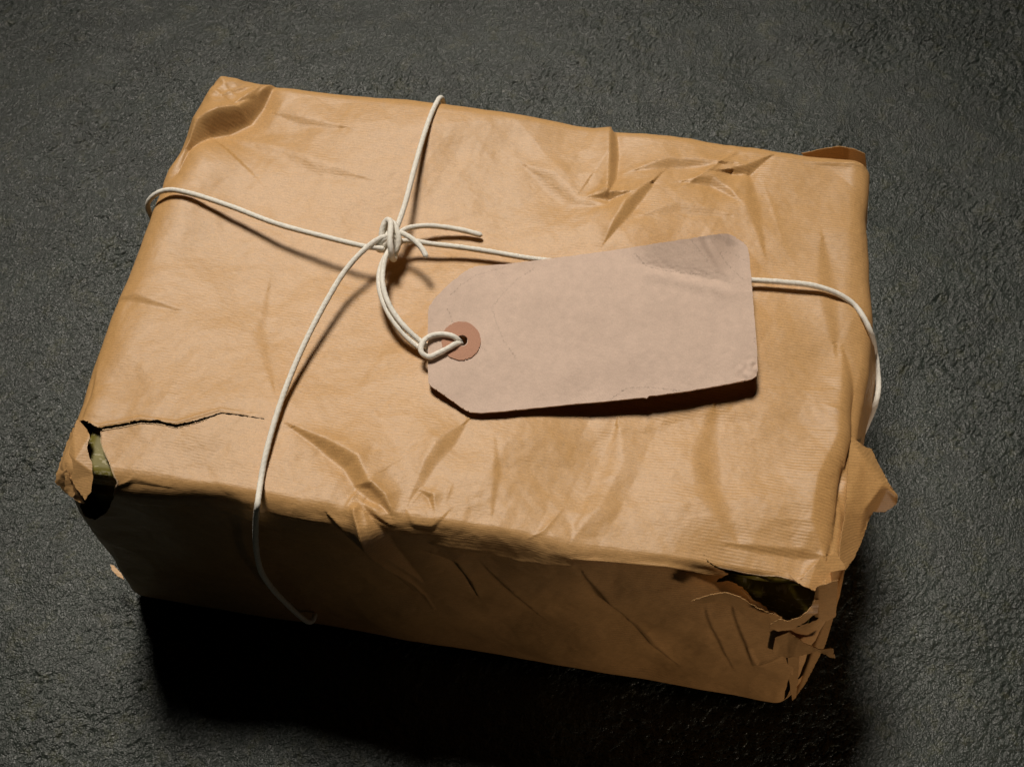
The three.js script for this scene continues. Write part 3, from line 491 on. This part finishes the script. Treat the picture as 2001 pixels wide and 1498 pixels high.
const tagTex = (() => { const r = rng(31), S = 1024; return dataTex(S, S / 2, (i, j, c) => {
  const x = i / S * 0.13, z = j / (S / 2) * 0.065, f = N2(x * 700, z * 1300) * 0.5 + N2b(x * 1500, z * 900) * 0.5, big = fbm(N2b, x * 22, z * 22, 3), clot = fbm(N2, x * 160, z * 160, 3);
  let k = 1 + 0.06 * f + 0.07 * big + 0.08 * clot + (r() - 0.5) * 0.10;
  const X = x - 0.02, Z = z - 0.06; let smut = 0; for (const w of wear) { if (Math.abs(X - w[0]) > 0.012 || Math.abs(Z - w[1]) > 0.012) continue; const dx = w[2] - w[0], dz = w[3] - w[1], t = clamp(((X - w[0]) * dx + (Z - w[1]) * dz) / (dx * dx + dz * dz), 0, 1), d = Math.hypot(X - w[0] - t * dx + 0.0003 * N2(X * 900, Z * 900), Z - w[1] - t * dz + 0.0003 * N2b(X * 900, Z * 900)); smut = Math.max(smut, w[4] * sstep(0.00032, 0.00008, d) * (0.6 + 0.6 * N2(X * 700, Z * 700 + 3))); }
  const grime = sstep(0.35, 0.75, fbm(N2, X * 140, Z * 140 + 2, 4) + 0.9 * Math.exp(-Math.pow(Math.hypot((X - gr.x) / 0.012, (Z - gr.z) / 0.0025), 2))) * 0.22 * Math.exp(-Math.pow(Math.hypot((X - gr.x) / 0.02, (Z - gr.z) / 0.006), 2));
  k *= (1 - 0.5 * smut) * (1 - grime); if (r() > 0.9990) k *= 1.16; if (r() > 0.9994) k *= 0.75;
  c[0] = 0.565 * k; c[1] = 0.425 * k; c[2] = 0.338 * k;
}, true); })();
const tagBump = (() => { const r = rng(33), S = 1024; return dataTex(S, S / 2, (i, j, c) => { const x = i / S * 0.13, z = j / (S / 2) * 0.065; c[0] = c[1] = c[2] = 0.5 + 0.2 * fbm(N2, x * 260, z * 260, 3) + 0.12 * N2b(x * 900, z * 900) + (r() - 0.5) * 0.15; }); })();
const cardMat = new THREE.MeshPhysicalMaterial({ name: 'tag_card', map: tagTex, bumpMap: tagBump, bumpScale: 0.00012, roughness: 0.72, specularIntensity: 0.5 });
const ringMat = new THREE.MeshPhysicalMaterial({ name: 'ring_card', map: dataTex(256, 256, (i, j, c) => { const k = 1 + 0.16 * fbm(N2, i * 0.12, j * 0.12, 3) + 0.06 * N2b(i * 0.5, j * 0.5); c[0] = 0.43 * k; c[1] = 0.225 * k; c[2] = 0.145 * k; }, true), bumpMap: tagBump, bumpScale: 0.00012, roughness: 0.7, specularIntensity: 0.5 });
const tagLine = [[836, 612], [838, 600], [848, 585], [872, 560], [896, 540], [914, 527], [928, 521], [985, 517], [1050, 509], [1120, 500], [1190, 491], [1240, 483], [1300, 473], [1360, 464], [1408, 457], [1420, 457], [1436, 463], [1454, 475], [1461, 484], [1464, 498], [1468, 540], [1473, 600], [1476, 640], [1480, 690], [1481, 722], [1478, 735], [1470, 741], [1445, 746], [1400, 755], [1340, 765], [1282, 773], [1268, 774], [1264, 779], [1258, 777], [1200, 783], [1120, 790], [1050, 797], [985, 804], [940, 807], [918, 806], [905, 799], [870, 774], [842, 755], [837, 748], [836, 700]];
function tagH(u, v) {
  let h = lerp(0.0030, 0.0074, sstep(840, 1480, u)) + 0.0016 * sstep(760, 560, v) ;
  // the far upper part is bent up along a crease
  const cv = lerp(512, 560, (u - 1235) / 215), bend = sstep(1215, 1290, u);
  h += bend * 0.000075 * Math.max(0, cv - v) * (1 - 0.8 * sstep(1385, 1450, u)) ;
  h += 0.0006 * Math.exp(-Math.pow((v - cv - 16) / 12, 2)) * bend * sstep(1480, 1400, u);
  h -= 0.0016 * Math.exp(-Math.pow((u - 1120) / 160, 2)) * sstep(700, 800, v);
  const c2 = 1385 + (v - 480) * 0.55; h += 0.0005 * Math.exp(-Math.pow((u - c2) / 9, 2)) * sstep(560, 500, v) * bend;
  h += 0.0003 * N2(u * 0.008, v * 0.008) + 0.00006 * (0.4 - Math.abs(N2b(u * 0.03, v * 0.045))) ;
  const worn = bend * sstep(40, 0, Math.abs(v - cv)); h += worn * 0.00022 * (0.4 - Math.abs(N2(u * 0.04, v * 0.12)));
  h += 0.0005 * sstep(60, 10, Math.hypot(u - 1480, v - 740)) * N2(u * 0.05, v * 0.05);
  return h;
}
const circle = (cu, cv, r, n, sq = 0.98) => Array.from({ length: n }, (_, i) => [cu + r * Math.cos(i / n * 2 * Math.PI), cv + r * sq * Math.sin(i / n * 2 * Math.PI)]);
const tag = new THREE.Group(); tag.name = 'parcel_tag'; tag.rotation.y = YAW; scene.add(tag);
tag.userData = { label: 'blank pinkish beige card tag with clipped corners lying on the parcel', category: 'tag' };
const hole = circle(903, 666, 10.5, 28);
const tagUV = (p) => [(p.x + 0.02) / 0.13, (p.z + 0.06) / 0.065];
solid('card', sheet(jag(tagLine, 0.5, 8, 6), [hole], 2.6, (u, v) => onTop(u, v, tagH(u, v)), 0.0006, tagUV), cardMat, tag);
const ring = solid('reinforcement_ring', sheet(jag(circle(901, 666, 38.5, 72), 0.8, 4, 9), [circle(903, 666, 11.5, 28)], 2.2, (u, v) => onTop(u, v, tagH(u, v) + 0.00055), 0.0004, (p) => [p.x / 0.02, p.z / 0.02]), ringMat, tag);
ring.userData.label = 'salmon card washer round the tag hole';
const th = (u, v, k) => onTop(u, v, tagH(u, v) + k * MM);
solid('tag_cord', mergeGeometries([
  cord([onTop(764, 484, 0.0060), onTop(754, 500, 0.0062), onTop(748, 528, 0.0062), onTop(748, 556, 0.0064), onTop(757, 588, 0.0062), onTop(774, 618, 0.0056), onTop(796, 644, 0.0050), onTop(816, 662, 0.0036), th(832, 674, -1.0), th(852, 672, -2.2), th(890, 666, -2.4)], 0.00104),
  cord([onTop(762, 486, 0.0048), onTop(750, 506, 0.0046), onTop(741, 534, 0.0046), onTop(741, 562, 0.0046), onTop(751, 596, 0.0044), onTop(769, 628, 0.0040), onTop(792, 656, 0.0034), onTop(812, 674, 0.0026), th(830, 685, -1.2), th(852, 682, -2.4), th(890, 670, -2.6)], 0.00104),
  cord([th(900, 668, -2.5), th(895, 664, 0.4), th(886, 657, 1.7), th(866, 653, 1.7), th(846, 655, 1.8), th(832, 662, 2.2), th(823, 675, 2.4), th(824, 689, 2.3), th(838, 697, 1.9), th(856, 690, 1.9), th(876, 680, 1.8), th(890, 672, 1.7), th(897, 671, 0.5), th(902, 672, -2.5)], 0.00104),
]), twineMat, tag);

renderer.render(scene, camera);
